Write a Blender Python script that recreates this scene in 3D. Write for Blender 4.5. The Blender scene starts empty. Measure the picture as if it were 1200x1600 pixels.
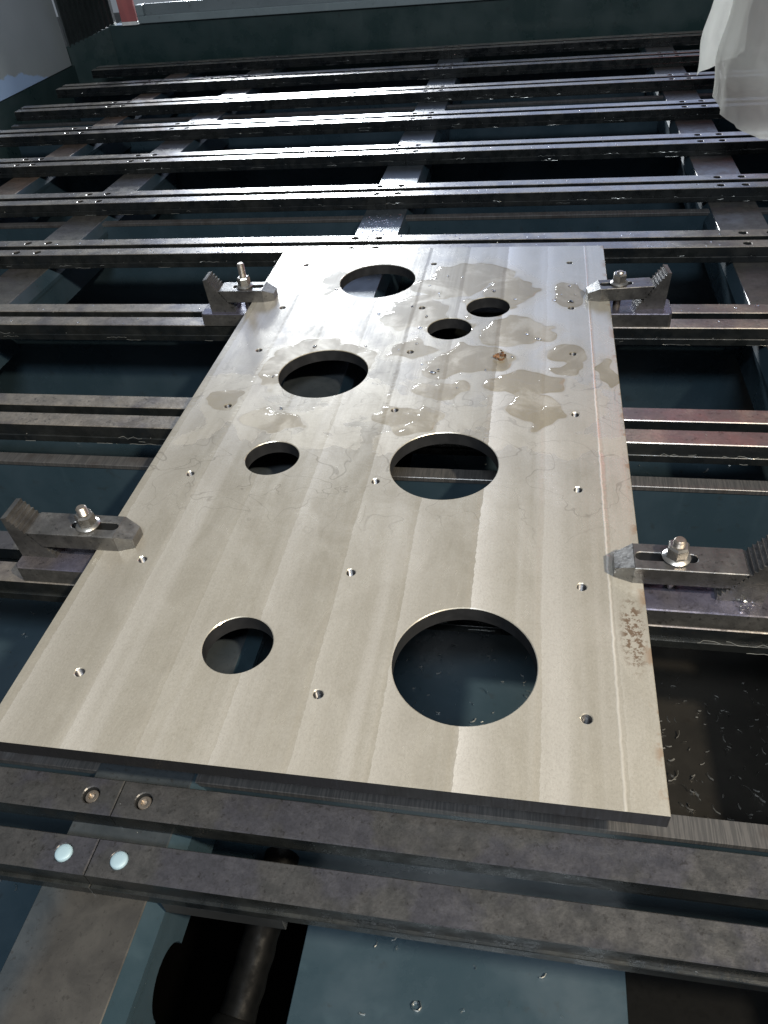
import bpy, bmesh, math, random
from mathutils import Vector, Matrix
random.seed(7)
rad = math.radians
S = bpy.context.scene
C = S.collection

# ---------------------------------------------------------------- camera
cd = bpy.data.cameras.new('camera'); cam = bpy.data.objects.new('camera', cd); C.objects.link(cam)
cd.sensor_fit = 'VERTICAL'; cd.sensor_height = 36.0; cd.sensor_width = 27.0
cd.lens = 36.0 * 1194.46 / 1600.0
cd.clip_start = 0.02; cd.clip_end = 200
cam.location = (0.79014, -0.52094, 0.96806)
cam.rotation_euler = (0.850102, 0.0805843, 0.163256)
S.camera = cam
S.render.resolution_x = 768; S.render.resolution_y = 1024

# ---------------------------------------------------------------- world and lamps
w = bpy.data.worlds.new('World'); S.world = w; w.use_nodes = True
bg = w.node_tree.nodes['Background']
bg.inputs[0].default_value = (0.62, 0.70, 0.80, 1); bg.inputs[1].default_value = 0.25
S.view_settings.view_transform = 'Standard'; S.view_settings.look = 'None'
S.view_settings.exposure = 0.0; S.view_settings.gamma = 1.0

def lamp(name, loc, target, power, sx, sy, col):
    l = bpy.data.lights.new(name, 'AREA'); l.shape = 'RECTANGLE'; l.size = sx; l.size_y = sy
    l.energy = power; l.color = col
    o = bpy.data.objects.new(name, l); C.objects.link(o); o.location = loc
    o.rotation_euler = (Vector(target) - Vector(loc)).to_track_quat('-Z', 'Y').to_euler()
    return o
sl = bpy.data.lights.new('work_lamp', 'SPOT'); sl.energy = 1700; sl.color = (1.0, 0.86, 0.65); sl.shadow_soft_size = 0.11
sl.spot_size = rad(88); sl.spot_blend = 1.0
so = bpy.data.objects.new('work_lamp', sl); C.objects.link(so); so.location = (3.1, -1.15, 3.2)
so.rotation_euler = (Vector((-0.1, -0.85, 0)) - Vector(so.location)).to_track_quat('-Z', 'Y').to_euler()
lamp('daylight_door', (-0.6, 9.6, 3.1), (-0.6, 0.0, 2.9), 138, 8.0, 5.2, (0.50, 0.64, 1.0))
lamp('far_tube_lamp', (-1.9, 8.9, 1.45), (-0.4, 3.8, 0), 660, 2.0, 0.5, (0.92, 0.97, 1.0))
lamp('fill_lamp', (0.95, -2.3, 4.2), (0.5, 0.9, 0), 265, 2.4, 0.5, (0.88, 0.95, 1.0))  # added soft fill from behind the camera, not a lamp of the workshop
lamp('red_tint_lamp', (2.1, 4.2, 1.85), (1.2, 1.0, 0), 5.0, 0.9, 1.3, (1.0, 0.12, 0.08))  # red area lamp set so its mirror image tints the right-hand rails

# ---------------------------------------------------------------- material helpers
class NT:
    def __init__(s, name):
        s.m = bpy.data.materials.new(name); s.m.use_nodes = True
        s.t = s.m.node_tree; s.b = s.t.nodes['Principled BSDF']; s.out = s.t.nodes['Material Output']
    def n(s, typ, **kw):
        x = s.t.nodes.new(typ)
        for k, v in kw.items(): setattr(x, k, v)
        return x
    def l(s, a, b): s.t.links.new(a, b)
    def put(s, sock, v):
        if isinstance(v, bpy.types.NodeSocket): s.l(v, sock)
        else: sock.default_value = v
    def math(s, op, a, b=0.0, c=None, clamp=False):
        x = s.n('ShaderNodeMath', operation=op, use_clamp=clamp)
        s.put(x.inputs[0], a); s.put(x.inputs[1], b)
        if c is not None: s.put(x.inputs[2], c)
        return x.outputs[0]
    def vmath(s, op, a, b=None):
        x = s.n('ShaderNodeVectorMath', operation=op); s.put(x.inputs[0], a)
        if b is not None: s.put(x.inputs[1], b)
        return x.outputs['Value'] if op in ('LENGTH', 'DOT_PRODUCT') else x.outputs[0]
    def noise(s, vec, scale, detail=4, rough=0.55, dist=0.0, color=False):
        x = s.n('ShaderNodeTexNoise'); s.l(vec, x.inputs['Vector'])
        x.inputs['Scale'].default_value = scale; x.inputs['Detail'].default_value = detail
        x.inputs['Roughness'].default_value = rough; x.inputs['Distortion'].default_value = dist
        return x.outputs['Color'] if color else x.outputs[0]
    def ramp(s, f, lo, hi, a=0.0, b=1.0, smooth=True):
        x = s.n('ShaderNodeMapRange', interpolation_type='SMOOTHSTEP' if smooth else 'LINEAR')
        s.put(x.inputs[0], f)
        for i, v in enumerate((lo, hi, a, b)): s.put(x.inputs[1 + i], v)
        return x.outputs[0]
    def mix(s, f, a, b, mode='MIX'):
        x = s.n('ShaderNodeMix', data_type='RGBA', blend_type=mode)
        s.put(x.inputs[0], f)
        for i, v in ((6, a), (7, b)):
            s.put(x.inputs[i], (*v, 1) if isinstance(v, tuple) and len(v) == 3 else v)
        return x.outputs[2]
    def geo(s): return s.n('ShaderNodeNewGeometry').outputs['Position']
    def obj(s): return s.n('ShaderNodeTexCoord').outputs['Object']
    def scale(s, vec, sc): 
        x = s.n('ShaderNodeVectorMath', operation='MULTIPLY'); s.l(vec, x.inputs[0]); x.inputs[1].default_value = sc
        return x.outputs[0]
    def bump(s, h, strength=0.3, dist=0.002, normal=None):
        x = s.n('ShaderNodeBump'); x.inputs['Strength'].default_value = strength
        x.inputs['Distance'].default_value = dist; s.l(h, x.inputs['Height'])
        if normal is not None: s.l(normal, x.inputs['Normal'])
        return x.outputs[0]
    def set(s, **kw):
        names = {'col': 'Base Color', 'met': 'Metallic', 'rough': 'Roughness', 'coat': 'Coat Weight', 'coatr': 'Coat Roughness',
                 'nor': 'Normal', 'spec': 'Specular IOR Level', 'trans': 'Transmission Weight', 'alpha': 'Alpha', 'ior': 'IOR',
                 'aniso': 'Anisotropic', 'coatn': 'Coat Normal'}
        for k, v in kw.items():
            if isinstance(v, tuple) and len(v) == 3: v = (*v, 1)
            s.put(s.b.inputs[names[k]], v)
        return s.m

def oiled_steel(name, c1, c2, met=0.55, r0=0.26, r1=0.5, film=(0.045, 0.042, 0.06), sc=1.0, coat=0.0, pale=(0.16, 0.15, 0.135)):
    k = NT(name); P = k.geo()
    a = k.noise(P, 9 * sc, 6, 0.62, 0.4); b = k.noise(P, 34 * sc, 5, 0.65); c = k.noise(P, 3.1 * sc, 3)
    col = k.mix(k.ramp(a, 0.36, 0.64), c1, c2)
    col = k.mix(k.ramp(c, 0.46, 0.60, 0, 0.75), col, film)
    spots = k.ramp(b, 0.58, 0.68, 0, 0.6)
    col = k.mix(spots, col, (0.012, 0.011, 0.010))
    pl = k.ramp(k.noise(k.scale(P, (1.0, 3.0, 1.0)), 21 * sc, 5, 0.7), 0.66, 0.74, 0, 0.5)
    col = k.mix(pl, col, pale)
    crisp = k.noise(P, 52 * sc, 9, 0.72, 0.8)
    col = k.mix(k.ramp(crisp, 0.44, 0.52, 0.28, 0.0), col, tuple(v * 0.45 for v in c2))
    col = k.mix(k.ramp(crisp, 0.56, 0.66, 0.0, 0.2), col, tuple(min(1, v * 1.5) for v in c1))
    r = k.ramp(k.noise(P, 14 * sc, 4), 0.35, 0.65, r0, r1)
    h = k.math('ADD', k.math('MULTIPLY', b, 0.6), k.noise(P, 160, 3))
    return k.set(col=col, met=met, rough=r, nor=k.bump(h, 0.25, 0.0015), coat=coat, coatr=k.ramp(a, 0.3, 0.7, 0.14, 0.28), coatn=k.bump(k.noise(P, 60, 3), 0.10, 0.001))

def paint(name, c1, c2, r0=0.22, r1=0.42, dirt=(0.014, 0.017, 0.018), spec=0.5):
    k = NT(name); P = k.geo()
    a = k.noise(P, 4, 5, 0.6); b = k.noise(P, 26, 5, 0.7)
    col = k.mix(k.ramp(a, 0.35, 0.65), c1, c2)
    col = k.mix(k.ramp(b, 0.58, 0.72, 0, 0.5), col, dirt)
    drip = k.noise(k.scale(P, (18, 18, 1.6)), 1.0, 4)
    col = k.mix(k.ramp(drip, 0.6, 0.75, 0, 0.25), col, (c2[0]*1.7, c2[1]*1.6, c2[2]*1.5))
    h = k.noise(P, 70, 4)
    return k.set(col=col, rough=k.ramp(a, 0.3, 0.7, r0, r1), nor=k.bump(h, 0.12, 0.001), spec=spec)

def mid_pad():
    # brown near the operator, blue grey further in
    k = NT('two_tone_pad_steel'); P = k.geo()
    sp = k.n('ShaderNodeSeparateXYZ'); k.l(P, sp.inputs[0])
    a = k.noise(P, 18, 6, 0.62, 0.4); b = k.noise(P, 120, 8, 0.7); c = k.noise(P, 7, 3)
    brown = k.mix(k.ramp(a, 0.3, 0.7), (0.041, 0.040, 0.039), (0.055, 0.053, 0.050))
    cool = k.mix(k.ramp(a, 0.3, 0.7), (0.034, 0.043, 0.052), (0.048, 0.057, 0.066))
    e = k.math('ADD', sp.outputs[1], k.math('MULTIPLY', k.math('SUBTRACT', c, 0.5), 0.05))
    lf = k.math('ADD', sp.outputs[0], k.math('MULTIPLY', k.math('SUBTRACT', c, 0.5), 0.06))
    col = k.mix(k.math('MAXIMUM', k.ramp(e, -0.12, -0.08), k.ramp(lf, 0.195, 0.145)), brown, cool)
    col = k.mix(k.ramp(b, 0.56, 0.66, 0, 0.5), col, (0.02, 0.019, 0.018))
    return k.set(col=col, met=0.5, rough=k.ramp(a, 0.3, 0.7, 0.32, 0.46), coat=0.3, coatr=0.2, nor=k.bump(b, 0.2, 0.001))
M = {}
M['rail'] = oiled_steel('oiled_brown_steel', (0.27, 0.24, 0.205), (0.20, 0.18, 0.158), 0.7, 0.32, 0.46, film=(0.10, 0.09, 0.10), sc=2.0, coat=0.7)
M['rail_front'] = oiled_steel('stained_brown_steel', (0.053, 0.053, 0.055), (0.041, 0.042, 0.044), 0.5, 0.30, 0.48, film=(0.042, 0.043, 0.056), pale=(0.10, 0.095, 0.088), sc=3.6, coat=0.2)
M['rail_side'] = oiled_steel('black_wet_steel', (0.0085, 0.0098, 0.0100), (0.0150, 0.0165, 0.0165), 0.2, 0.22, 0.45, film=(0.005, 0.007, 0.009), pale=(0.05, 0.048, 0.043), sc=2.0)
M['pad'] = oiled_steel('machined_pad_steel', (0.080, 0.075, 0.067), (0.062, 0.059, 0.056), 0.55, 0.30, 0.5, film=(0.064, 0.060, 0.066), sc=2.2, coat=0.3)
M['mid_pad'] = mid_pad()
M['rusty_pad'] = oiled_steel('rusty_pad_steel', (0.12, 0.078, 0.055), (0.085, 0.064, 0.05), 0.4, 0.32, 0.55, film=(0.085, 0.062, 0.05))
M['black_steel'] = oiled_steel('black_oxide_steel', (0.135, 0.134, 0.132), (0.18, 0.174, 0.166), 0.8, 0.30, 0.46, film=(0.085, 0.083, 0.086), pale=(0.14, 0.13, 0.12), sc=2.6, coat=0.12)
M['block'] = oiled_steel('ground_block_steel', (0.115, 0.105, 0.112), (0.08, 0.075, 0.088), 0.65, 0.2, 0.4, film=(0.10, 0.10, 0.15), sc=1.6)
M['teal'] = paint('dark_teal_paint', (0.0160, 0.0295, 0.0400), (0.0215, 0.0370, 0.0500))
M['teal_dark'] = paint('deep_teal_paint', (0.018, 0.036, 0.036), (0.026, 0.045, 0.045))
M['bellows'] = paint('dusty_black_bellows', (0.030, 0.036, 0.036), (0.045, 0.052, 0.052), 0.3, 0.45)
M['shop_floor'] = paint('dark_concrete_floor', (0.06, 0.06, 0.058), (0.08, 0.08, 0.076), 0.5, 0.7)
M['tray_shade'] = paint('shaded_brown_tray', (0.0075, 0.0070, 0.0062), (0.0105, 0.0095, 0.0080), 0.35, 0.55, dirt=(0.006, 0.0045, 0.0035), spec=0.2)  # dark tone that paints the shadow on the tray right of the plate
M['black'] = paint('black_rubber', (0.008, 0.009, 0.010), (0.012, 0.013, 0.014), 0.45, 0.6)
M['grey'] = paint('grey_sheet_paint', (0.13, 0.155, 0.165), (0.15, 0.175, 0.185), 0.35, 0.5, dirt=(0.05, 0.06, 0.06))
M['frame_grey'] = paint('light_grey_frame_paint', (0.20, 0.24, 0.25), (0.17, 0.205, 0.215), 0.35, 0.5, dirt=(0.07, 0.08, 0.08))
M['red'] = paint('faded_red_paint', (0.40, 0.13, 0.12), (0.34, 0.10, 0.10), 0.4, 0.55, dirt=(0.3, 0.12, 0.1))
M['white'] = paint('white_paint', (0.75, 0.75, 0.73), (0.68, 0.68, 0.66), 0.4, 0.5, dirt=(0.5, 0.5, 0.5))
M['plug'] = paint('pale_blue_white_plastic', (0.20, 0.285, 0.335), (0.175, 0.25, 0.30), 0.4, 0.55, dirt=(0.18, 0.24, 0.25))

def simple(name, col, met=0.0, rough=0.4, sc=40, var=0.25, bump=0.15):
    k = NT(name); P = k.geo(); a = k.noise(P, sc, 4)
    c = k.mix(a, tuple(x * (1 - var) for x in col), tuple(x * (1 + var) for x in col))
    return k.set(col=c, met=met, rough=k.ramp(a, 0.3, 0.7, rough * 0.75, rough * 1.25), nor=k.bump(k.noise(P, sc * 4, 3), bump, 0.001))
M['bright'] = simple('worn_zinc_steel', (0.30, 0.29, 0.275), 0.9, 0.30)
M['stud'] = simple('dull_stud_steel', (0.26, 0.23, 0.20), 0.85, 0.32)
M['chip'] = simple('bright_aluminium_swarf', (0.72, 0.72, 0.70), 0.9, 0.28)
M['residue'] = simple('pale_wet_residue', (0.16, 0.165, 0.16), 0.3, 0.25)
M['rust_chip'] = simple('orange_rust', (0.15, 0.075, 0.036), 0.1, 0.6, 120, 0.7)
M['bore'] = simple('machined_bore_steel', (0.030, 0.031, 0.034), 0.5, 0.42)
M['thread'] = simple('oily_thread_steel', (0.085, 0.085, 0.09), 0.85, 0.36)

def rubber():
    k = NT('oily_black_rubber'); a = k.noise(k.geo(), 60, 4)
    return k.set(col=(0.0012, 0.0013, 0.0014), rough=k.ramp(a, 0.3, 0.7, 0.45, 0.7), spec=0.06, nor=k.bump(a, 0.3, 0.001))
M['rubber'] = rubber()
k_ = NT('shade_black'); M['void'] = k_.set(col=(0.0008, 0.0008, 0.0008), rough=1.0, spec=0.0)  # near-black standing in for deep shade in the pit and beam hollows
def bar_mat():
    k = NT('milled_edge_steel'); P = k.geo()
    st = k.noise(k.scale(P, (420, 20, 20)), 1.0, 3); a = k.noise(P, 12, 5)
    col = k.mix(k.ramp(st, 0.4, 0.62), (0.075, 0.075, 0.077), (0.115, 0.112, 0.112))
    col = k.mix(k.ramp(a, 0.5, 0.68, 0, 0.7), col, (0.06, 0.052, 0.05))
    return k.set(col=col, met=0.6, rough=0.36, nor=k.bump(st, 0.2, 0.001))
M['bar'] = bar_mat()

def edge_mat():
    k = NT('sawn_edge_steel'); P = k.geo()
    st = k.noise(k.scale(P, (220, 220, 5)), 1.0, 3)
    col = k.mix(st, (0.014, 0.015, 0.017), (0.040, 0.040, 0.044))
    return k.set(col=col, met=0.75, rough=k.ramp(st, 0.3, 0.7, 0.3, 0.5), nor=k.bump(st, 0.25, 0.001))
M['edge'] = edge_mat()

WET = [(0.211,1.573,0.035,0.108),(0.625,1.610,0.130,0.095),(0.740,1.505,0.079,0.087),(0.561,1.527,0.125,0.09),(0.669,1.139,0.109,0.076),(0.498,1.171,0.073,0.057),(0.749,1.268,0.097,0.084),(0.829,1.261,0.048,0.046),(0.891,1.158,0.053,0.055),(0.890,1.098,0.044,0.035),(0.587,1.090,0.062,0.044),(0.896,1.476,0.048,0.077),(0.084,0.930,0.051,0.046),(0.186,1.082,0.066,0.107),(0.264,1.176,0.136,0.059),(0.390,1.131,0.033,0.062),(0.487,1.373,0.105,0.111),(0.598,0.991,0.074,0.054),(0.788,1.026,0.102,0.069),(0.539,0.872,0.086,0.062),(0.220,0.844,0.090,0.062),(0.804,0.922,0.083,0.075),(0.976,1.074,0.026,0.079),(0.684,1.408,0.086,0.075),(0.583,1.289,0.080,0.076)]
def plate_mat():
    k = NT('milled_wet_plate'); P = k.geo()
    sp = k.n('ShaderNodeSeparateXYZ'); k.l(P, sp.inputs[0]); X, Y = sp.outputs[0], sp.outputs[1]
    # face-mill passes: strips along the plate with slightly scalloped limits
    sc = k.noise(k.scale(P, (3, 46, 1)), 1.0, 2); sc2 = k.noise(k.scale(P, (1, 2.2, 1)), 1.0, 2)
    scal = k.math('ABSOLUTE', k.math('SINE', k.math('ADD', k.math('MULTIPLY', Y, 215.0), k.math('MULTIPLY', sc, 9.0))))
    xx = k.math('ADD', X, k.math('ADD', k.math('ADD', k.math('MULTIPLY', scal, 0.0008), k.math('MULTIPLY', k.math('SUBTRACT', sc, 0.5), 0.006)), k.math('MULTIPLY', k.math('SUBTRACT', sc2, 0.5), 0.02)))
    u = k.math('DIVIDE', k.math('ADD', xx, 1.146), 0.1165)
    idx = k.math('FLOOR', u); fr = k.math('FRACT', u)
    wn = k.n('ShaderNodeTexWhiteNoise', noise_dimensions='1D'); k.l(idx, wn.inputs['W']); rnd = wn.outputs['Value']
    # fine swirl marks and smears
    sm = k.noise(k.scale(P, (2.2, 1.0, 1)), 5.5, 6, 0.65, 1.2)
    fine = k.noise(k.scale(P, (1.0, 5.0, 1)), 42, 4, 0.6)
    lin = k.noise(k.scale(P, (70, 1.2, 1)), 1.0, 4, 0.6)
    base = k.mix(k.ramp(sm, 0.3, 0.7), (0.376, 0.352, 0.300), (0.424, 0.400, 0.345))
    base = k.mix(k.ramp(lin, 0.35, 0.7, 0, 0.20), base, (0.52, 0.50, 0.455))
    soft = k.noise(k.scale(P, (10.0, 0.35, 1)), 1.0, 3, 0.6)
    base = k.mix(k.ramp(soft, 0.48, 0.68, 0, 0.55), base, (0.62, 0.60, 0.565))
    wgt = k.math('MAXIMUM', k.ramp(rnd, 0, 1, 0.10, 0.55, False), k.math('COMPARE', idx, 16.0, 0.5))
    base = k.mix(k.math('MULTIPLY', k.math('POWER', k.math('SUBTRACT', 1.0, fr), 2.6), wgt), base, (0.72, 0.70, 0.665))
    base = k.mix(k.ramp(rnd, 0, 1, 0.0, 0.22, False), base, (0.27, 0.25, 0.215))
    # one bright ridge near the right edge
    rid = k.ramp(k.math('ABSOLUTE', k.math('SUBTRACT', k.math('ADD', X, k.math('MULTIPLY', k.math('SUBTRACT', sc, 0.5), 0.004)), 0.944)), 0.0004, 0.0032, 1, 0)
    rid = k.math('MULTIPLY', rid, k.ramp(k.noise(k.scale(P, (0.1, 2.6, 1)), 1.0, 3), 0.3, 0.6, 0.25, 1.0))
    scr = k.noise(k.scale(P, (1.0, 1.0, 1)), 75, 3, 0.6, 2.5)
    base = k.mix(k.ramp(k.math('ABSOLUTE', k.math('SUBTRACT', scr, 0.5)), 0.0, 0.020, 0.34, 0), base, (0.22, 0.20, 0.17))
    base = k.mix(k.ramp(k.noise(P, 11, 6, 0.7, 0.8), 0.45, 0.62, 0, 0.18), base, (0.50, 0.48, 0.44))
    grain = k.noise(k.scale(P, (1.0, 0.55, 1)), 330, 3, 0.7)
    base = k.mix(k.ramp(grain, 0.35, 0.55, 0.16, 0), base, (0.22, 0.205, 0.18))
    base = k.mix(k.ramp(grain, 0.55, 0.75, 0, 0.18), base, (0.68, 0.66, 0.62))
    # wet patches
    nd = k.n('ShaderNodeTexNoise'); k.l(P, nd.inputs['Vector']); nd.inputs['Scale'].default_value = 14; nd.inputs['Detail'].default_value = 1.2
    off = k.vmath('MULTIPLY', k.vmath('SUBTRACT', nd.outputs['Color'], (0.5, 0.5, 0.5)), (0.085, 0.10, 0.0))
    PD = k.vmath('ADD', P, off)
    d = None
    for cx, cy, rx, ry in WET:
        e = k.vmath('LENGTH', k.vmath('MULTIPLY', k.vmath('SUBTRACT', PD, (cx, cy, 0)), (1.16 / rx, 1.16 / ry, 0)))
        d = e if d is None else k.math('SMOOTH_MIN', d, e, 0.06)
    # broad half dried sheet of coolant in the middle of the plate
    sheet = k.noise(P, 6.5, 4, 0.55, 0.6)
    zone = k.math('MULTIPLY', k.ramp(Y, 0.62, 0.80), k.ramp(Y, 1.02, 1.12, 1, 0))
    sh = k.ramp(k.math('MULTIPLY', sheet, zone), 0.44, 0.47)
    shl = k.math('MULTIPLY', k.math('MULTIPLY', k.ramp(k.math('ABSOLUTE', k.math('SUBTRACT', k.noise(P, 9.5, 2.2, 0.5, 0.7), 0.5)), 0.0, 0.008, 1, 0), k.math('MULTIPLY', k.ramp(Y, 0.40, 0.70), k.ramp(Y, 1.0, 1.15, 1, 0))), 1.0)
    opac = k.ramp(k.noise(P, 9, 4, 0.6, 0.5), 0.34, 0.54, 0.62, 1.0)
    pat = k.math('MULTIPLY', k.ramp(d, 0.945, 1.0, 1, 0), opac)
    halo = k.math('MULTIPLY', k.ramp(d, 1.0, 1.6, 0.18, 0), k.ramp(Y, 0.75, 1.0))
    rim = k.ramp(k.math('ABSOLUTE', k.math('SUBTRACT', d, 0.985)), 0.0, 0.06, 1, 0)
    wet = k.math('MAXIMUM', k.math('MAXIMUM', pat, halo), k.math('MULTIPLY', sh, 0.22))
    rims = k.math('MAXIMUM', k.math('MULTIPLY', rim, 0.8), k.math('MULTIPLY', shl, 1.6), None, True)
    col = k.mix(wet, base, k.mix(0.72, (0.088, 0.078, 0.056), k.mix(1.0, base, (0.34, 0.31, 0.245), 'MULTIPLY')))
    col = k.mix(k.math('MULTIPLY', rims, 0.34), col, (0.13, 0.115, 0.095))
    # dirt specks by the right edge
    dv = k.vmath('LENGTH', k.vmath('MULTIPLY', k.vmath('SUBTRACT', P, (0.976, 0.30, 0)), (1 / 0.022, 1 / 0.085, 0)))
    dn = k.noise(P, 85, 5, 0.7)
    speck = k.math('MULTIPLY', k.ramp(dv, 0.5, 1.15, 1, 0), k.ramp(dn, 0.49, 0.55, 0, 0.85))
    col = k.mix(speck, col, (0.14, 0.085, 0.05))
    edn = k.math('MULTIPLY', k.ramp(X, 0.984, 0.998), k.ramp(k.noise(P, 17, 4, 0.6), 0.52, 0.6, 0, 0.7))
    col = k.mix(edn, col, (0.30, 0.20, 0.13))
    col = k.mix(k.math('MULTIPLY', rid, 0.5), col, (0.85, 0.83, 0.8))
    dry = k.math('SUBTRACT', 1.0, wet)
    rough = k.math('ADD', k.math('MULTIPLY', wet, 0.30), k.ramp(sm, 0.3, 0.7, 0.21, 0.28))
    met = k.ramp(wet, 0, 1, 0.62, 0.0, False)
    # heights: tilt of each pass + tool marks + wet meniscus
    tilt = k.math('MULTIPLY', k.ramp(fr, 0.0, 0.9, 0, 1), k.math('MULTIPLY', k.ramp(fr, 0.9, 1.0, 1, 0), k.ramp(rnd, 0, 1, 0.10, 0.40, False)))
    h1 = k.math('ADD', tilt, k.math('ADD', k.math('MULTIPLY', lin, 0.18), k.math('MULTIPLY', fine, 0.05)))
    h1 = k.math('ADD', h1, k.math('MULTIPLY', rid, 0.25))
    nb = k.bump(h1, 0.55, 0.004)
    wob = k.noise(P, 30, 3)
    h2 = k.math('ADD', k.ramp(d, 0.86, 1.0, 1, 0), k.math('MULTIPLY', sh, 0.3))
    h2 = k.math('ADD', h2, k.math('MULTIPLY', wob, 0.25))
    cn = k.bump(h2, 0.8, 0.003)
    return k.set(col=col, met=met, rough=rough, nor=nb, coat=k.math('MULTIPLY', wet, 0.28), coatr=0.05, coatn=cn)
M['plate'] = plate_mat()

def plastic():
    k = NT('milky_plastic_film'); P = k.obj()
    a = k.noise(k.scale(P, (6, 6, 1.2)), 1.5, 5, 0.6, 0.6)
    d = k.n('ShaderNodeBsdfDiffuse'); k.l(k.mix(a, (0.56, 0.55, 0.51), (0.72, 0.71, 0.67)), d.inputs[0])
    t = k.n('ShaderNodeBsdfTranslucent'); t.inputs[0].default_value = (0.85, 0.85, 0.80, 1)
    g = k.n('ShaderNodeBsdfGlossy'); g.inputs['Roughness'].default_value = 0.12
    tr = k.n('ShaderNodeBsdfTransparent'); tr.inputs[0].default_value = (0.9, 0.92, 0.9, 1)
    nb = k.bump(a, 0.25, 0.006)
    for q in (d, t, g): k.l(nb, q.inputs['Normal'])
    m1 = k.n('ShaderNodeMixShader'); m1.inputs[0].default_value = 0.45; k.l(d.outputs[0], m1.inputs[1]); k.l(t.outputs[0], m1.inputs[2])
    m2 = k.n('ShaderNodeMixShader'); m2.inputs[0].default_value = 0.07; k.l(m1.outputs[0], m2.inputs[1]); k.l(g.outputs[0], m2.inputs[2])
    m3 = k.n('ShaderNodeMixShader'); m3.inputs[0].default_value = 0.17; k.l(m2.outputs[0], m3.inputs[1]); k.l(tr.outputs[0], m3.inputs[2])
    k.l(m3.outputs[0], k.out.inputs[0]); return k.m
M['plastic'] = plastic()
def water():
    k = NT('coolant_bead')
    return k.set(col=(1, 1, 1), rough=0.02, trans=1.0, ior=1.33)
M['water'] = water()
def cover_blue():
    k = NT('grey_panel_with_pale_blue_area'); P = k.geo()
    sp = k.n('ShaderNodeSeparateXYZ'); k.l(P, sp.inputs[0])
    a = k.noise(P, 5, 4); n = k.noise(P, 7, 4)
    # pale blue area, its upper limit drops lower towards the far end of the panel
    line = k.math('ADD', k.math('MULTIPLY', k.math('SUBTRACT', 4.86, sp.outputs[1]), 0.26), k.math('MULTIPLY', k.math('SUBTRACT', n, 0.5), 0.16))
    f = k.ramp(k.math('SUBTRACT', line, k.math('ADD', sp.outputs[2], 0.06)), -0.008, 0.008)
    col = k.mix(a, (0.27, 0.295, 0.295), (0.33, 0.355, 0.35))
    col = k.mix(f, col, (0.34, 0.46, 0.64))
    return k.set(col=col, rough=0.4, nor=k.bump(a, 0.1, 0.002))
M['cover_blue'] = cover_blue()

# ---------------------------------------------------------------- mesh helpers
def finish(name, bm, mats, parent=None, smooth=None, loc=None):
    bmesh.ops.recalc_face_normals(bm, faces=bm.faces)
    me = bpy.data.meshes.new(name); bm.to_mesh(me); bm.free()
    if not isinstance(mats, (list, tuple)): mats = [mats]
    for m in mats: me.materials.append(m)
    if smooth is not None:
        me.polygons.foreach_set('use_smooth', [True] * len(me.polygons)); me.set_sharp_from_angle(angle=rad(smooth))
    o = bpy.data.objects.new(name, me); C.objects.link(o)
    if parent is not None: o.parent = parent
    if loc is not None: o.location = loc
    return o
def empty(name, loc, label, cat, group=None, rz=0.0):
    o = bpy.data.objects.new(name, None); C.objects.link(o); o.location = loc; o.rotation_euler = (0, 0, rz)
    o.empty_display_size = 0.05
    return tag(o, label, cat, group)
def tag(o, label=None, cat=None, group=None, kind=None):
    if label: o['label'] = label
    if cat: o['category'] = cat
    if group: o['group'] = group
    if kind: o['kind'] = kind
    return o
def box(bm, x0, x1, y0, y1, z0, z1, mat=0, chamf=0.0):
    v = [bm.verts.new((x, y, z)) for x in (x0, x1) for y in (y0, y1) for z in (z0, z1)]
    fs = [bm.faces.new([v[i] for i in q]) for q in ((0, 1, 3, 2), (4, 6, 7, 5), (0, 4, 5, 1), (2, 3, 7, 6), (0, 2, 6, 4), (1, 5, 7, 3))]
    for f in fs: f.material_index = mat
    if chamf:
        es = list({e for f in fs for e in f.edges})
        r = bmesh.ops.bevel(bm, geom=es, offset=chamf, segments=1, affect='EDGES')
        for f in r['faces']: f.material_index = mat
    return fs
def circle(cx, cy, r, n, ph=0.0): return [(cx + r * math.cos(ph + 2 * math.pi * i / n), cy + r * math.sin(ph + 2 * math.pi * i / n)) for i in range(n)]
def offset(loop, d):
    n = len(loop); out = []
    area = sum(loop[i][0] * loop[(i + 1) % n][1] - loop[(i + 1) % n][0] * loop[i][1] for i in range(n))
    s = 1 if area > 0 else -1
    for i in range(n):
        p0, p1, p2 = Vector(loop[i - 1]), Vector(loop[i]), Vector(loop[(i + 1) % n])
        e1 = (p1 - p0).normalized(); e2 = (p2 - p1).normalized()
        n1 = Vector((-e1.y, e1.x)) * s; n2 = Vector((-e2.y, e2.x)) * s
        b = (n1 + n2); q = b.length_squared
        m = b * (2 / q) if q > 1e-6 else n1
        out.append(tuple(p1 + m * d))
    return out
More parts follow.
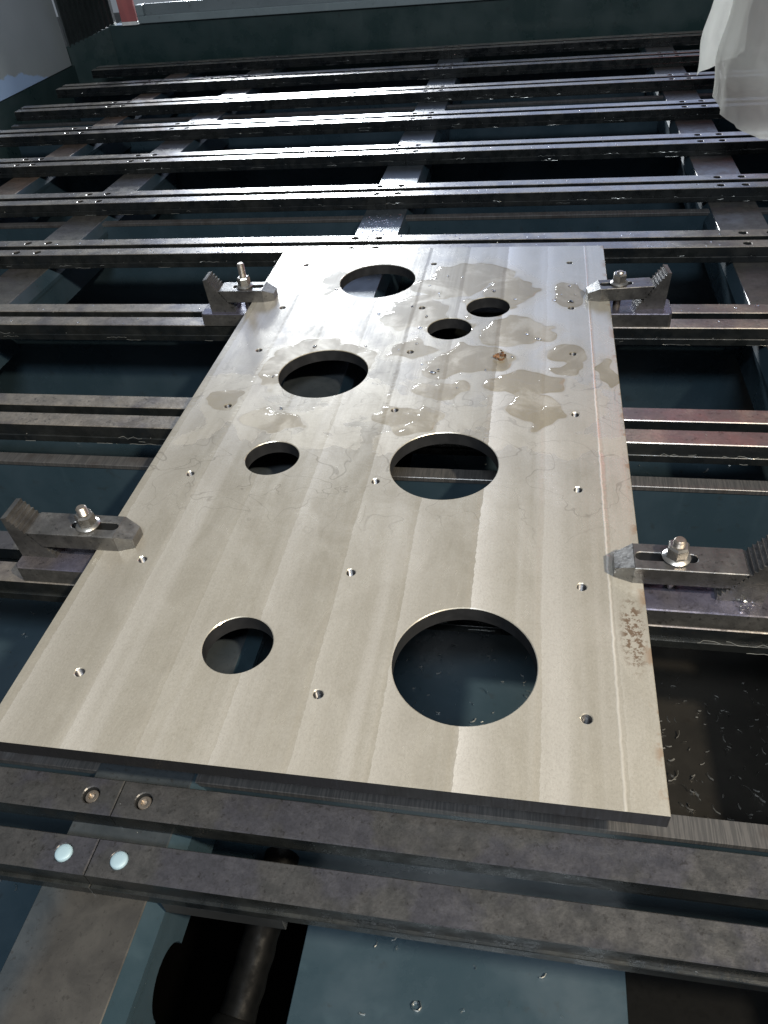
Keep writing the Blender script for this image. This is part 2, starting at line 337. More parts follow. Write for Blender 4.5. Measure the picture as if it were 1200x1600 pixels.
def slab(bm, outline, holes, z1, z0, ch=0.0015, mt=0, ms=1, mh=None, bottom=True):
    """a flat body with through holes and a small chamfer round every edge of its top"""
    if mh is None: mh = ms
    rings = []
    for i, lp in enumerate([outline] + holes):
        hole = i > 0
        tin = offset(lp, -ch if hole else ch)
        top = [bm.verts.new((x, y, z1)) for x, y in tin]
        mid = [bm.verts.new((x, y, z1 - ch)) for x, y in lp]
        bot = [bm.verts.new((x, y, z0)) for x, y in lp]
        n = len(lp)
        for a, b, m in ((top, mid, mt), (mid, bot, mh if hole else ms)):
            for j in range(n):
                f = bm.faces.new((a[j], a[(j + 1) % n], b[(j + 1) % n], b[j])); f.material_index = m
        rings.append((top, bot))
    for k, m in ((0, mt), (1, ms)):
        if k == 1 and not bottom: break
        es = []
        for r in rings:
            vs = r[k]
            for j in range(len(vs)):
                e = bm.edges.get((vs[j], vs[(j + 1) % len(vs)])) or bm.edges.new((vs[j], vs[(j + 1) % len(vs)]))
                es.append(e)
        g = bmesh.ops.triangle_fill(bm, use_beauty=True, use_dissolve=False, edges=es)
        for f in g['geom']:
            if isinstance(f, bmesh.types.BMFace): f.material_index = m
def rect(x0, x1, y0, y1): return [(x0, y0), (x1, y0), (x1, y1), (x0, y1)]
def prism_xz(bm, prof, y0, y1, mat=0):
    a = [bm.verts.new((x, y0, z)) for x, z in prof]; b = [bm.verts.new((x, y1, z)) for x, z in prof]; n = len(prof)
    fs = [bm.faces.new(a), bm.faces.new(b[::-1])] + [bm.faces.new((a[i], b[i], b[(i + 1) % n], a[(i + 1) % n])) for i in range(n)]
    for f in fs: f.material_index = mat
    return fs
def prism_yz(bm, prof, x0, x1, mat=0):
    a = [bm.verts.new((x0, y, z)) for y, z in prof]; b = [bm.verts.new((x1, y, z)) for y, z in prof]; n = len(prof)
    fs = [bm.faces.new(a), bm.faces.new(b[::-1])] + [bm.faces.new((a[i], b[i], b[(i + 1) % n], a[(i + 1) % n])) for i in range(n)]
    for f in fs: f.material_index = mat
    return fs
def lathe(bm, prof, n=24, cx=0, cy=0, mat=0, cap=True):
    rings = [[bm.verts.new((cx + r * math.cos(2 * math.pi * i / n), cy + r * math.sin(2 * math.pi * i / n), z)) for i in range(n)] for r, z in prof]
    for a, b in zip(rings, rings[1:]):
        for i in range(n):
            bm.faces.new((a[i], a[(i + 1) % n], b[(i + 1) % n], b[i])).material_index = mat
    if cap:
        bm.faces.new(rings[0][::-1]).material_index = mat; bm.faces.new(rings[-1]).material_index = mat
def tube(bm, pts, r, n=14, mat=0, cap=True):
    pts = [Vector(p) for p in pts]; rings = []
    for i, p in enumerate(pts):
        t = (pts[min(i + 1, len(pts) - 1)] - pts[max(i - 1, 0)]).normalized()
        a = t.cross(Vector((0.3, 0.2, 1))).normalized(); b = t.cross(a)
        rr = r[i] if isinstance(r, (list, tuple)) else r
        rings.append([bm.verts.new(p + (a * math.cos(2 * math.pi * j / n) + b * math.sin(2 * math.pi * j / n)) * rr) for j in range(n)])
    for a, b in zip(rings, rings[1:]):
        for j in range(n): bm.faces.new((a[j], a[(j + 1) % n], b[(j + 1) % n], b[j])).material_index = mat
    if cap: bm.faces.new(rings[0][::-1]).material_index = mat; bm.faces.new(rings[-1]).material_index = mat

# ---------------------------------------------------------------- levels (plate top is z = 0, plate 1 m wide)
T = 0.030                      # plate thickness
ZR = -0.068                    # top of the rails
ZP = -0.118                    # top of the longitudinal beams
ZB = -0.125                    # top of the cross walls
ZF = -0.500                    # chip tray
PITCH = 0.5235
ROW0 = -0.146
COLS = [-2.325, -1.645, -1.050, 0.2205, 1.495, 2.770]
WALLS = [0.035 + 0.785 * i for i in range(0, 7)]

# ---------------------------------------------------------------- machine bed
bed = empty('machine_bed', (0, 0, ZF), 'long welded machine bed of dark teal beams carrying rows of paired steel rails', 'machine bed')
bed_off = Vector((0, 0, -ZF))
def part(name, bm, mats, parent=bed, smooth=None):
    o = finish(name, bm, mats, parent, smooth)
    if parent is bed: o.location = bed_off
    return o

# rails: two side by side per row, each of two lengths that butt over the middle beam
bolt_mesh = None
def bolt_bm():
    bm = bmesh.new()
    lathe(bm, [(0.0105, -0.010), (0.0105, -0.004), (0.0095, -0.0028), (0.0058, -0.0028), (0.0052, -0.008)], 16)
    return bm
def plug_bm():
    bm = bmesh.new()
    lathe(bm, [(0.0124, -0.008), (0.0124, 0.0006), (0.0108, 0.0020), (0.006, 0.0027), (0.001, 0.0029)], 20); return bm
bm = bolt_bm(); tmp = finish('bolt', bm, M['stud'], None, 35); bolt_mesh = tmp.data; bpy.data.objects.remove(tmp)
bm = bolt_bm(); tmp = finish('bolt', bm, M['rail_side'], None, 35); dark_bolt_mesh = tmp.data; bpy.data.objects.remove(tmp)
bm = plug_bm(); tmp = finish('plug', bm, M['plug'], None, 50); plug_mesh = tmp.data; bpy.data.objects.remove(tmp)
RW, RG = 0.052, 0.034
XL, XR = -2.29, 2.95
JOINT = 0.2215
for row in range(11):
    for k in range(2):
        y0 = ROW0 + row * PITCH + k * (RW + RG)
        if row == 0 and k == 1: y1 = y0 + RW + 0.004
        else: y1 = y0 + RW
        yc = (y0 + y1) / 2
        for side in range(2):
            xa, xb = ((XL - 0.01 * random.random(), JOINT - 0.0006), (JOINT + 0.0006, XR))[side]
            # a rail end may sit a hair off its neighbour
            dy = 0.0 if row < 1 else random.uniform(-0.0012, 0.0012)
            spots = []
            for c in COLS:
                for s in (-0.0425, 0.0425):
                    if xa + 0.02 < c + s < xb - 0.02: spots.append(c + s)
            n = 18 if row == 0 else 12
            holes = [circle(s, yc + dy, 0.0130, n) for s in spots]
            bm = bmesh.new()
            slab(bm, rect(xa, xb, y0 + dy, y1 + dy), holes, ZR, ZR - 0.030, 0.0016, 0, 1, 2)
            # wider foot of the rail, with a ledge that catches water and swarf
            if k == 0: box(bm, xa, xb, y0 - 0.005 + dy, y1 - 0.006 + dy, ZR - 0.0495, ZR - 0.0305, 1, 0.001)
            else: box(bm, xa, xb, y0 + 0.006 + dy, y1 + 0.005 + dy, ZR - 0.0495, ZR - 0.0305, 1, 0.001)
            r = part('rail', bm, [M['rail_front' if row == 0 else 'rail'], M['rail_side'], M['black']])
            for s in spots:
                plug = row == 0 and k == 0
                b = bpy.data.objects.new('plug' if plug else 'bolt', plug_mesh if plug else bolt_mesh if row == 0 else dark_bolt_mesh)
                C.objects.link(b); b.parent = r; b.location = (s, yc + dy, ZR - (0.0 if plug else 0.002)); b.rotation_euler = (0, 0, random.random() * 6)

# longitudinal beams: machined top pad over a painted web
def beam(xc, half, rusty=False, notch=False):
    ya, yb = -1.0, 5.34
    bm = bmesh.new()
    hw = half
    # sloped painted shoulders
    for s in (-1, 1):
        prism_xz(bm, [(xc + s * (hw - 0.004), ZP - 0.006), (xc + s * hw, ZP - 0.002), (xc + s * (hw + 0.017), ZP - 0.036), (xc + s * (hw + 0.017), ZP - 0.05), (xc + s * (hw - 0.004), ZP - 0.05)], ya, yb)
        x0, x1 = sorted((xc + s * (hw + 0.002), xc + s * (hw + 0.014)))
        if notch and s > 0:
            zc = -0.262; prof = [(ya, ZP - 0.0505), (yb, ZP - 0.0505), (yb, zc)]
            for i in range(15):
                a = math.pi * i / 14; prof.append((-0.205 + 0.052 * math.cos(a), zc + 0.052 * math.sin(a)))
            prof.append((ya, zc)); prism_yz(bm, prof, x0, x1)
        else:
            box(bm, x0, x1, ya, yb, -0.262, ZP - 0.0505)
    box(bm, xc - hw - 0.001, xc + hw + 0.001, ya + 0.01, yb - 0.01, -0.258, ZP - 0.031, 1)  # black filler that paints the shade inside the hollow beam
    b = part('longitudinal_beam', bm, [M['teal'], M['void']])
    pads = 'rusty_pad' if rusty else 'mid_pad' if notch else 'teal' if xc < -2 else 'pad'
    bm = bmesh.new(); box(bm, xc - hw, xc + hw, ya, yb, ZP - 0.03, ZP, 0, 0.0015)
    finish('top_pad', bm, M[pads], b)
for i, c in enumerate(COLS):
    if i == 0: continue
    beam(c, 0.070 if i == 1 else 0.0815, i == 1, i == 3)

# cross walls under the rails, each with a bare milled top edge
for y in WALLS:
    bm = bmesh.new(); box(bm, XL, XR + 0.1, y + 0.002, y + 0.034, ZF - 0.01, ZB - 0.012)
    wl = part('cross_wall', bm, M['teal'])
    bm = bmesh.new(); box(bm, XL, XR + 0.1, y, y + 0.036, ZB - 0.012, ZB, 0, 0.001)
    finish('milled_edge', bm, M['bar'], wl)

# chip tray: floor sheets right of the middle beam and left of it, open pit between them
def tray(x0, x1, y0, y1):
    bm = bmesh.new(); box(bm, x0, x1, y0, y1, ZF - 0.012, ZF, 0, 0.001)
    return part('chip_tray', bm, M['teal'])
tray(0.447, 1.003, -1.3, 0.80); tray(0.447, XR + 0.1, 0.86, 5.36); tray(-2.545, 0.02, -1.3, 5.36)
bm = bmesh.new(); box(bm, 1.004, XR + 0.1, 0.036, 0.857, ZF - 0.06, ZF - 0.03, 0, 0.001); part('tray_shade_panel', bm, M['tray_shade'])  # darker panel standing in for the shaded part of the tray floor
bm = bmesh.new(); box(bm, 1.004, XR + 0.1, -1.3, 0.034, ZF - 0.06, ZF - 0.03, 0, 0.001); part('tray_shade_panel', bm, M['rubber'])  # near-black panel, shadow on the front tray put into its colour
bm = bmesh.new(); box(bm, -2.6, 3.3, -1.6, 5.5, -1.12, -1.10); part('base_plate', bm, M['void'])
bm = bmesh.new(); box(bm, 0.322, 0.50, -0.150, -0.105, -0.150, -0.119, 0, 0.001); part('stiffener', bm, M['black'])
bm = bmesh.new(); box(bm, XL, XR, -0.128, -0.108, -0.165, -0.1195, 0, 0.001)
o = part('stiffener', bm, M['black'])

bm = bmesh.new(); box(bm, -2.60, -2.546, -1.6, 5.34, -1.099, -0.072); part('side_wall', bm, M['teal_dark'])
bm = bmesh.new(); box(bm, -14, 14, -10, 16, -1.20, -1.125)
tag(finish('floor', bm, M['shop_floor']), 'dark workshop floor under the machine bed', None, None, 'structure')

# hose in the open pit
hose = empty('coolant_hose', (0.36, -0.2, -0.6), 'thick black coolant hose with a collar in the dark pit beside the front beam', 'hose')
bm = bmesh.new()
pts = []
for i in range(25):
    t = i / 24; pts.append((0.415 - 0.060 * t - 0.36, 0.10 - 0.55 * t + 0.2, -0.33 - 0.02 * t - 0.10 * math.sin(t * 2.0) + 0.6))
tube(bm, pts, [0.030 + 0.0012 * math.sin(i * 3.0) for i in range(25)], 18)
finish('pipe', bm, M['rubber'], hose, 50)
bm = bmesh.new(); p0 = Vector(pts[13]); p1 = Vector(pts[15])
tube(bm, [p0 + (p1 - p0) * f for f in (0, 0.2, 0.5, 0.8, 1.0)], [0.034, 0.039, 0.040, 0.039, 0.034], 20)
finish('collar', bm, M['rubber'], hose, 50)

# ---------------------------------------------------------------- the work plate
HOLES = [(0.3462,1.5756,0.1108),(0.6800,1.4075,0.0580),(0.5872,1.2868,0.0575),(0.2985,1.0587,0.1107),(0.2641,0.7143,0.0583),(0.6324,0.7130,0.1111),(0.3452,0.2159,0.0589),(0.7159,0.2157,0.1128)]
SX = [0.1021, 0.5006, 0.8991]
SY = [0.1345, 0.3931, 0.6494, 0.9047, 1.1640, 1.4021, 1.6864]
L = 1.8084
plate = empty('work_plate', (0.5, 0.9, -T), 'large flat milled steel plate with eight round holes, clamped and half wet', 'steel plate')
poff = Vector((-0.5, -0.9, T))
TH = []
for x in SX:
    for y in SY:
        if any(math.hypot(x - a, y - b) < r + 0.02 for a, b, r in HOLES): continue
        TH.append((x, y))
bm = bmesh.new()
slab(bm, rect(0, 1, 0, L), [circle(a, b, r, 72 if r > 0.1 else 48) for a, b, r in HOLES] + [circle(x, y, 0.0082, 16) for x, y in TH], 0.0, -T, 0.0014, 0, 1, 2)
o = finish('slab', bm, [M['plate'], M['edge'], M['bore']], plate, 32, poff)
bm = bmesh.new()
prof = [(0.0079, -0.002)]
for i in range(9):
    z = -0.0035 - i * 0.0028; prof += [(0.0064, z), (0.0079, z - 0.0014)]
prof.append((0.0064, -T + 0.0005))
lathe(bm, prof, 16, cap=False)
tmp = finish('thread', bm, M['thread'], None, 20); tm = tmp.data; bpy.data.objects.remove(tmp)
for x, y in TH:
    t = bpy.data.objects.new('thread', tm); C.objects.link(t); t.parent = plate; t.location = (x - 0.5, y - 0.9, T)

# ---------------------------------------------------------------- riser blocks and clamps
def riser(x0, x1, y0, y1, label):
    e = []
    c = 0.008
    cx, cy = (x0 + x1) / 2, (y0 + y1) / 2
    hx, hy = (x1 - x0) / 2, (y1 - y0) / 2
    bm = bmesh.new()
    slab(bm, [(-hx + c, -hy), (hx - c, -hy), (hx, -hy + c), (hx, hy - c), (hx - c, hy), (-hx + c, hy), (-hx, hy - c), (-hx, -hy + c)], [], 0.0372, 0.0, 0.002, 0, 1)
    o = finish('riser_block', bm, [M['block'], M['black_steel']], None, None, (cx, cy, ZR + 0.0004))
    tag(o, label, 'steel block', 'riser blocks under the clamps')
ZT = ZR + 0.0376               # top of the riser blocks, just under the plate
riser(-0.172, 0.10, 0.379, 0.470, 'flat steel block under the left clamp nearest the camera, one end under the plate')
riser(0.90, 1.245, 0.380, 0.470, 'flat steel block under the right clamp nearest the camera, strewn with swarf')
riser(-0.160, 0.10, 1.420, 1.515, 'flat steel block under the far left clamp with the tall stud')
riser(0.90, 1.163, 1.428, 1.520, 'flat steel block with a bluish sheen under the far right clamp')

def clamp(name_label, tip, yc, rz, Ln, nut_x, stud_h, hw=0.0305, th=0.035):
    cl = empty('step_clamp', (tip, yc, 0), name_label, 'clamp', 'step clamps holding the plate', rz)
    nose = 0.030
    # arm: slotted body, sloping nose, raked heel
    bm = bmesh.new()
    s0, s1, sr = nose + 0.003, nut_x + 0.035, 0.0095
    slot = [(s0 + sr + sr * math.cos(math.pi / 2 + math.pi * i / 8), sr * math.sin(math.pi / 2 + math.pi * i / 8)) for i in range(9)]
    slot += [(s1 - sr + sr * math.cos(-math.pi / 2 + math.pi * i / 8), sr * math.sin(-math.pi / 2 + math.pi * i / 8)) for i in range(9)]
    slab(bm, rect(nose, Ln, -hw, hw), [slot], th, 0.0004, 0.0012, 0, 0, 1)
    for v in bm.verts:           # rake the heel to follow the step block
        if v.co.x > Ln - 0.004: v.co.x -= (th - v.co.z) * 0.62
    # nose
    tw = hw * 0.62
    zt = 0.021
    prof_top = [(nose - 0.0002, -hw + 0.0012, th), (nose - 0.0002, hw - 0.0012, th), (0.0, tw, zt), (0.0, -tw, zt)]
    prof_bot = [(nose - 0.0002, -hw, 0.0004), (nose - 0.0002, hw, 0.0004), (0.0, tw, 0.0004), (0.0, -tw, 0.0004)]
    a = [bm.verts.new(p) for p in prof_top]; b = [bm.verts.new(p) for p in prof_bot]
    bm.faces.new(a); bm.faces.new(b[::-1])
    for i in range(4): bm.faces.new((a[i], a[(i + 1) % 4], b[(i + 1) % 4], b[i]))
    finish('clamp_arm', bm, [M['black_steel'], M['black']], cl)
    # step block: stairs climbing away from the plate
    bm = bmesh.new()
    x = Ln - th * 0.62 - 0.018; z = ZT + 0.004 - 0.0 ; xs = Ln + 0.004 - (th - z) * 0.70
    prof = [(xs, ZT)]
    n = 13; zz = z; dx = 0.0056; dz = 0.0074
    px = xs
    for i in range(n):
        prof.append((px, zz + dz)); px += dx; zz += dz; prof.append((px, zz - 0.0012))
    prof += [(px + 0.006, zz - 0.002), (px + 0.001, ZT)]
    prism_xz(bm, prof, -hw + 0.001, hw - 0.001)
    finish('step_block', bm, M['black_steel'], cl)
    # stud with thread, flange nut
    bm = bmesh.new(); prof = [(0.0100, ZR - 0.03)]
    zz = th - 0.003; top = th + 0.030 + stud_h
    prof.append((0.0100, zz))
    while zz < top - 0.004: prof += [(0.0092, zz + 0.0011), (0.0102, zz + 0.0022)]; zz += 0.0022
    prof += [(0.0085, top - 0.001), (0.0075, top)]
    lathe(bm, prof, 20, nut_x, 0)
    finish('stud', bm, M['stud'], cl, 25)
    bm = bmesh.new()
    lathe(bm, [(0.0225, th + 0.0004), (0.0232, th + 0.003), (0.0205, th + 0.0055), (0.0165, th + 0.0075)], 28, nut_x, 0, cap=False)
    ring0 = circle(nut_x, 0, 0.0185, 6, 0.35); ring1 = offset(ring0, 0.0025)
    zz = [th + 0.0055, th + 0.026, th + 0.030]
    va = [bm.verts.new((x, y, zz[0])) for x, y in ring0]; vb = [bm.verts.new((x, y, zz[1])) for x, y in ring0]; vc = [bm.verts.new((x, y, zz[2])) for x, y in ring1]
    for p, q in ((va, vb), (vb, vc)):
        for i in range(6): bm.faces.new((p[i], p[(i + 1) % 6], q[(i + 1) % 6], q[i]))
    bm.faces.new(vc)
    finish('flange_nut', bm, M['bright'], cl, 25)
    return cl
clamp('black slotted step clamp nearest the camera on the left edge of the plate', 0.076, 0.440, math.pi, 0.210, 0.094, 0.016)
clamp('black slotted step clamp nearest the camera on the right edge, beside swarf', 0.952, 0.440, 0.0, 0.208, 0.098, 0.012)
clamp('far left step clamp whose stud stands tall above its nut', 0.066, 1.466, math.pi + rad(1), 0.160, 0.088, 0.040, 0.030)
clamp('far right step clamp set slightly askew with a short bright nut', 0.940, 1.463, rad(7), 0.168, 0.082, 0.004, 0.028)

# ---------------------------------------------------------------- far end of the machine
endw = empty('end_wall', (0, 5.40, ZP), 'dark teal end beam behind the last rails with a grey framed panel above', 'machine wall')
eo = Vector((0, -5.40, -ZP))
bm = bmesh.new(); box(bm, -2.235, 3.0, 5.40, 5.50, -0.5, 0.142, 0, 0.003); finish('beam', bm, M['teal_dark'], endw, None, eo)
bm = bmesh.new(); box(bm, -1.99, 3.0, 5.375, 5.44, 0.1455, 0.190, 0, 0.003); box(bm, -1.99, -1.94, 5.375, 5.44, 0.1905, 0.255, 0, 0.003)
finish('frame', bm, M['frame_grey'], endw, None, eo)
bm = bmesh.new(); box(bm, -1.94, 3.0, 5.41, 5.43, 0.1902, 0.255); finish('panel', bm, M['grey'], endw, None, eo)
post = empty('red_post', (-2.06, 5.39, 0.14), 'faded red upright strip with a white foot in the far left corner', 'post')
bm = bmesh.new(); box(bm, -0.058, 0.058, -0.012, 0.012, 0.022, 0.8, 0, 0.002); finish('strip', bm, M['red'], post)
bm = bmesh.new(); box(bm, -0.059, 0.059, -0.013, 0.013, 0.0, 0.0216, 0, 0.002); finish('foot', bm, M['white'], post)

cover = bmesh.new(); box(cover, -2.60, -2.54, 2.6, 5.285, -0.068, 1.2, 0, 0.004)
o = finish('side_cover', cover, M['cover_blue'], None); o.data.transform(Matrix.Translation((2.57, -4.0, 0.068))); o.location = (-2.57, 4.0, -0.068)
tag(o, 'plain grey sheet metal cover at the far left with a pale blue lower area', 'metal cover')

bel = empty('bellows', (-2.62, 5.7, 0.0), 'black pleated bellows cover between the grey cover and the red strip', 'bellows')
# pleats run upright along a line going back along the left side
ax, ay, az = -2.56, 5.34, 0.04
bx, by, bz = -2.22, 5.50, 0.145
n = 11
for i in range(n):
    t0, t1 = i / n, (i + 1) / n; tm_ = (t0 + t1) / 2
    q = lambda t, d: (ax + (bx - ax) * t + 0.45 * d + 2.62, ay + (by - ay) * t - 0.9 * d - 5.7, az + (bz - az) * t)
    bm = bmesh.new()
    P = [q(t0, 0), q(tm_, 0.035), q(t1, 0)]
    low = [bm.verts.new(p) for p in P]; up = [bm.verts.new((p[0], p[1], 0.9)) for p in P]
    bk = [bm.verts.new((p[0] - 0.01, p[1] + 0.02, p[2])) for p in (P[0], P[2])]; bu = [bm.verts.new((v.co.x, v.co.y, 0.9)) for v in bk]
    bm.faces.new((low[0], low[1], up[1], up[0])); bm.faces.new((low[1], low[2], up[2], up[1]))
    bm.faces.new((low[2], bk[1], bu[1], up[2])); bm.faces.new((bk[1], bk[0], bu[0], bu[1])); bm.faces.new((bk[0], low[0], up[0], bu[0]))
    bm.faces.new((low[0], bk[0], bk[1], low[2], low[1])); bm.faces.new((up[0], up[1], up[2], bu[1], bu[0]))
    finish('pleat', bm, M['bellows'], bel)
bm = bmesh.new()
P4 = [(ax - 0.03, ay - 0.03, az - 0.002), (bx + 0.02, by - 0.03, bz - 0.002), (bx + 0.02, 5.9, bz - 0.002), (ax - 0.03, 5.9, az - 0.002)]
va = [bm.verts.new(p) for p in P4]; vb = [bm.verts.new((p[0], p[1], -0.5)) for p in P4]
bm.faces.new(va); bm.faces.new(vb[::-1])
for q in range(4): bm.faces.new((va[q], va[(q + 1) % 4], vb[(q + 1) % 4], vb[q]))
o = finish('guide_base', bm, M['teal_dark'], None); o.data.transform(Matrix.Translation((2.38, -5.6, 0.5))); o.location = (-2.38, 5.6, -0.5)
tag(o, 'dark teal block under the black bellows in the far left corner', 'machine base')

# ---------------------------------------------------------------- plastic sleeve at the upper right
def sleeve(name, profile, zlow, ztop, label, lean):
    bm = bmesh.new(); rows = 26; grid = []
    for j in range(rows + 1):
        t = j / rows; r = []
        for i, (x, y) in enumerate(profile):
            zl = zlow[i]; z = ztop + (zl - ztop) * t
            pull = 1.0
            fold = 0.006 * math.sin(i * 1.9 + 3 * t) * (0.4 + t)
            bulge = 0.022 * math.exp(-((t - 0.83) / 0.09) ** 2)
            r.append(bm.verts.new((x + lean * (1 - t) + fold - bulge, y - fold - bulge, z)))
        grid.append(r)
    for a, b in zip(grid, grid[1:]):
        for i in range(len(profile) - 1): bm.faces.new((a[i], a[i + 1], b[i + 1], b[i]))
    bmesh.ops.solidify(bm, geom=bm.faces, thickness=0.0025)
    o = finish(name, bm, M['plastic'], None, 80)
    c = Vector((profile[0][0], profile[0][1], zlow[0])); o.data.transform(Matrix.Translation(-c)); o.location = c
    return tag(o, label, 'plastic sheet')
N = 22
prof = []; zl = []
for i in range(N + 1):
    t = i / N; a = math.pi * (0.98 + 0.75 * t)
    prof.append((1.755 + 0.30 * math.cos(a), 2.92 + 0.30 * math.sin(a))); zl.append(0.155 - 0.12 * min(1, t * 2.2) ** 0.6)
sleeve('plastic_sleeve', prof, zl, 1.0, 'milky translucent plastic sheet hanging in a curved sleeve at the upper right', 0.02)
prof = []; zl = []
for i in range(9):
    t = i / 8; prof.append((1.400 + 0.20 * t, 3.06 + 0.16 * t + 0.02 * math.sin(t * 5))); zl.append(0.165 + 0.05 * t)
sleeve('plastic_flap', prof, zl, 1.0, 'narrow milky plastic flap hanging just left of the larger plastic sleeve', 0.04)

# ---------------------------------------------------------------- swarf, beads of coolant, small bits
def curl_into(bm, p, size, turns, width, mat=0, tilt=None):
    """a curled ribbon of swarf"""
    n = max(4, int(5 * turns) + 3); ax = tilt or Matrix.Rotation(random.random() * 6.28, 3, 'Z') @ Matrix.Rotation(random.uniform(-0.5, 0.5), 3, 'X')
    prev = None
    for i in range(n):
        a = turns * 2 * math.pi * i / (n - 1); rr = size * (0.55 + 0.45 * i / (n - 1))
        c = Vector((rr * math.cos(a), rr * math.sin(a), 0.0)); up = Vector((0, 0, width))
        q = (bm.verts.new(Vector(p) + ax @ c), bm.verts.new(Vector(p) + ax @ (c * 0.93 + up)))
        if prev: bm.faces.new((prev[0], prev[1], q[1], q[0])).material_index = mat
        prev = q
bm = bmesh.new()
def clear(x, y): return True
for i in range(800):
    x = random.uniform(-1.2, 1.9); y = random.uniform(-0.6, 2.4)
    if 0.02 < x < 0.447: continue
    if any(abs(y - w_ - 0.018) < 0.03 for w_ in WALLS): continue
    s = random.uniform(0.004, 0.010) * (1.3 if random.random() < 0.15 else 1)
    if x > 0.98 and y < 0.87: continue
    curl_into(bm, (x, y, ZF + 0.003), s * 1.9, random.uniform(0.06, 0.28), random.uniform(0.002, 0.005))
for i in range(260):        # dense drift on the open floor at the right of the plate
    x = random.uniform(1.0, 1.4); y = random.uniform(0.1, 0.62)
    s = random.uniform(0.003, 0.009)
    curl_into(bm, (x, y, ZF - 0.027), s * 2.6, random.uniform(0.05, 0.22), random.uniform(0.002, 0.005))
for i in range(170):        # more on the tray seen through the large hole and in front
    x = random.uniform(0.46, 0.99); y = random.uniform(0.09, 0.78) if i % 8 else random.uniform(-0.4, 0.02)
    curl_into(bm, (x, y, ZF + 0.003), random.uniform(0.008, 0.018), random.uniform(0.06, 0.26), random.uniform(0.002, 0.005))
for row in range(11):       # caught on the ledge in front of each rail pair and on the rail tops
    for i in range(46):
        x = random.uniform(-2.2, 2.6); y = ROW0 + row * PITCH
        if random.random() < 0.6: curl_into(bm, (x, y - 0.0035, ZR - 0.0285), random.uniform(0.002, 0.006), random.uniform(0.1, 0.3), 0.002)
        elif not (-0.02 < x < 1.02 and -0.02 < y < 1.8):
            curl_into(bm, (x, y + random.uniform(0.005, 0.13), ZR + 0.002), random.uniform(0.0015, 0.004), random.uniform(0.1, 0.4), 0.0015)
o = finish('metal_chips', bm, M['chip']); tag(o, 'bright scattered metal chips lying on the tray floor and rails', 'metal chips', None, 'stuff')

bm = bmesh.new()
for row in range(1, 11):
    y = ROW0 + row * PITCH
    for i in range(34):
        x = random.uniform(-2.2, 2.7); n = random.randrange(3, 11); zz = ZR - 0.029 - random.choice((0.0, 0.0, 0.010, 0.019)); prev = None
        for j in range(n):
            zz2 = min(ZR - 0.004, max(ZR - 0.048, zz + random.gauss(0, 0.0013))); wd = random.uniform(0.0003, 0.0010)
            yy = y - 0.0062 if zz2 < ZR - 0.029 else y - 0.0018
            q = (bm.verts.new((x, yy, zz2)), bm.verts.new((x, yy + 0.0004, zz2 + wd)))
            if prev: bm.faces.new((prev[0], prev[1], q[1], q[0]))
            prev = q; x += random.uniform(0.004, 0.013)
o = finish('coolant_residue', bm, M['residue'], None, 60); tag(o, 'thin crinkled lines of coolant residue along the front sides of the rails', 'coolant residue', None, 'stuff')

bm = bmesh.new(); curl_into(bm, (0, 0, 0), 0.0105, 1.15, 0.006, tilt=Matrix.Identity(3))
o = finish('metal_curl', bm, M['chip'], None, 60); o.location = (0.659, -0.121, ZF + 0.001)
tag(o, 'single round curled metal chip on the teal tray at the bottom of the photo', 'metal chip')

bm = bmesh.new()
for i in range(26):
    t = i / 26.0
    p = (0.03 * math.sin(t * 3) * 0.5 + random.gauss(0, 0.007), 0.035 - 0.075 * t + random.gauss(0, 0.004), 0.002 + abs(random.gauss(0, 0.004)))
    curl_into(bm, p, random.uniform(0.003, 0.009), random.uniform(0.3, 0.9), 0.0025, tilt=Matrix.Rotation(random.random() * 6, 3, 'Z') @ Matrix.Rotation(random.uniform(-1.2, 1.2), 3, 'X'))
o = finish('swarf_tangle', bm, M['chip'], None, 60); o.location = (1.158, 0.425, ZT)
tag(o, 'tangle of bright stringy swarf on the block under the near right clamp', 'swarf')

bm = bmesh.new()
for i in range(9):
    a = i * 0.7; curl_into(bm, (0.012 * math.cos(a), 0.010 * math.sin(a), 0.001), random.uniform(0.006, 0.012), random.uniform(0.25, 0.5), 0.006)
o = finish('rusty_chip', bm, M['rust_chip'], None, 60); o.location = (0.723, 1.144, 0.001)
tag(o, 'small orange rusty chip lying on the wet plate below the two small holes', 'metal chip')

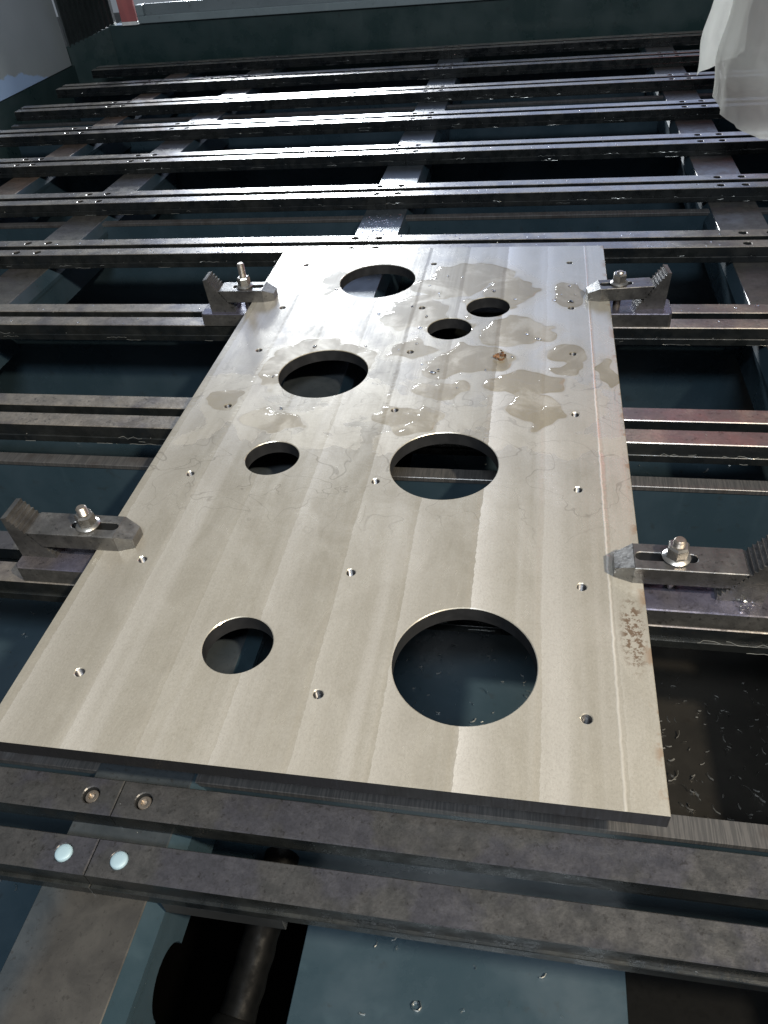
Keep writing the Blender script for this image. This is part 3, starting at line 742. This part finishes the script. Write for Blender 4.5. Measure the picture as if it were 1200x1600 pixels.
def bead(bm, x, y, z, r, h, e=1.0, ang=0.0):
    n = 10; rings = []
    for f, g in ((1.0, 0.0), (0.93, 0.45), (0.66, 0.83), (0.3, 0.98)):
        rings.append([bm.verts.new((x + r * f * (e * math.cos(a) * math.cos(ang) - math.sin(a) * math.sin(ang)), y + r * f * (e * math.cos(a) * math.sin(ang) + math.sin(a) * math.cos(ang)), z + h * g)) for a in [2 * math.pi * i / n for i in range(n)]])
    for a, b in zip(rings, rings[1:]):
        for i in range(n): bm.faces.new((a[i], a[(i + 1) % n], b[(i + 1) % n], b[i]))
    bm.faces.new(rings[-1]); bm.faces.new(rings[0][::-1])
bm = bmesh.new()
for i in range(48):
    cx, cy, rx, ry = random.choice(WET); a = random.random() * 6.28; f = random.uniform(0.2, 1.05)
    x, y = cx + rx * f * math.cos(a), cy + ry * f * math.sin(a)
    if not (0.02 < x < 0.98) or any(math.hypot(x - p, y - q) < r + 0.012 for p, q, r in HOLES) or any(math.hypot(x - p, y - q) < 0.02 for p, q in TH): continue
    r = random.uniform(0.002, 0.0055); bead(bm, x, y, 0.0002, r, r * 0.28, random.uniform(0.8, 1.8), random.random() * 3)
for i in range(420):
    row = random.choice([3, 4, 4, 4, 5, 5, 6, 7]); k = random.randrange(2); x = random.uniform(-1.2, 1.6) if random.random() < 0.5 else random.gauss(0.15, 0.35)
    y = ROW0 + row * PITCH + k * (RW + RG) + random.uniform(0.008, RW - 0.008)
    if -0.03 < x < 1.03 and y < 1.82: continue
    if any(abs(x - c) < 0.065 for c in COLS): continue
    if -0.2 < x < 1.2 and 1.38 < y < 1.56: continue
    r = random.uniform(0.0012, 0.0035); bead(bm, x, y, ZR + 0.0002, r, r * 0.45, random.uniform(0.8, 1.8), random.random() * 3)
for i in range(110):
    x = 0.2205 + random.uniform(-0.07, 0.07); y = random.uniform(2.12, 2.42)
    r = random.uniform(0.0015, 0.004); bead(bm, x, y, ZP + 0.0002, r, r * 0.45, random.uniform(0.8, 1.6), random.random() * 3)
o = finish('coolant_beads', bm, M['water'], None, 60); tag(o, 'clear beads of coolant on the plate and on the far rails', 'coolant drops', None, 'stuff')
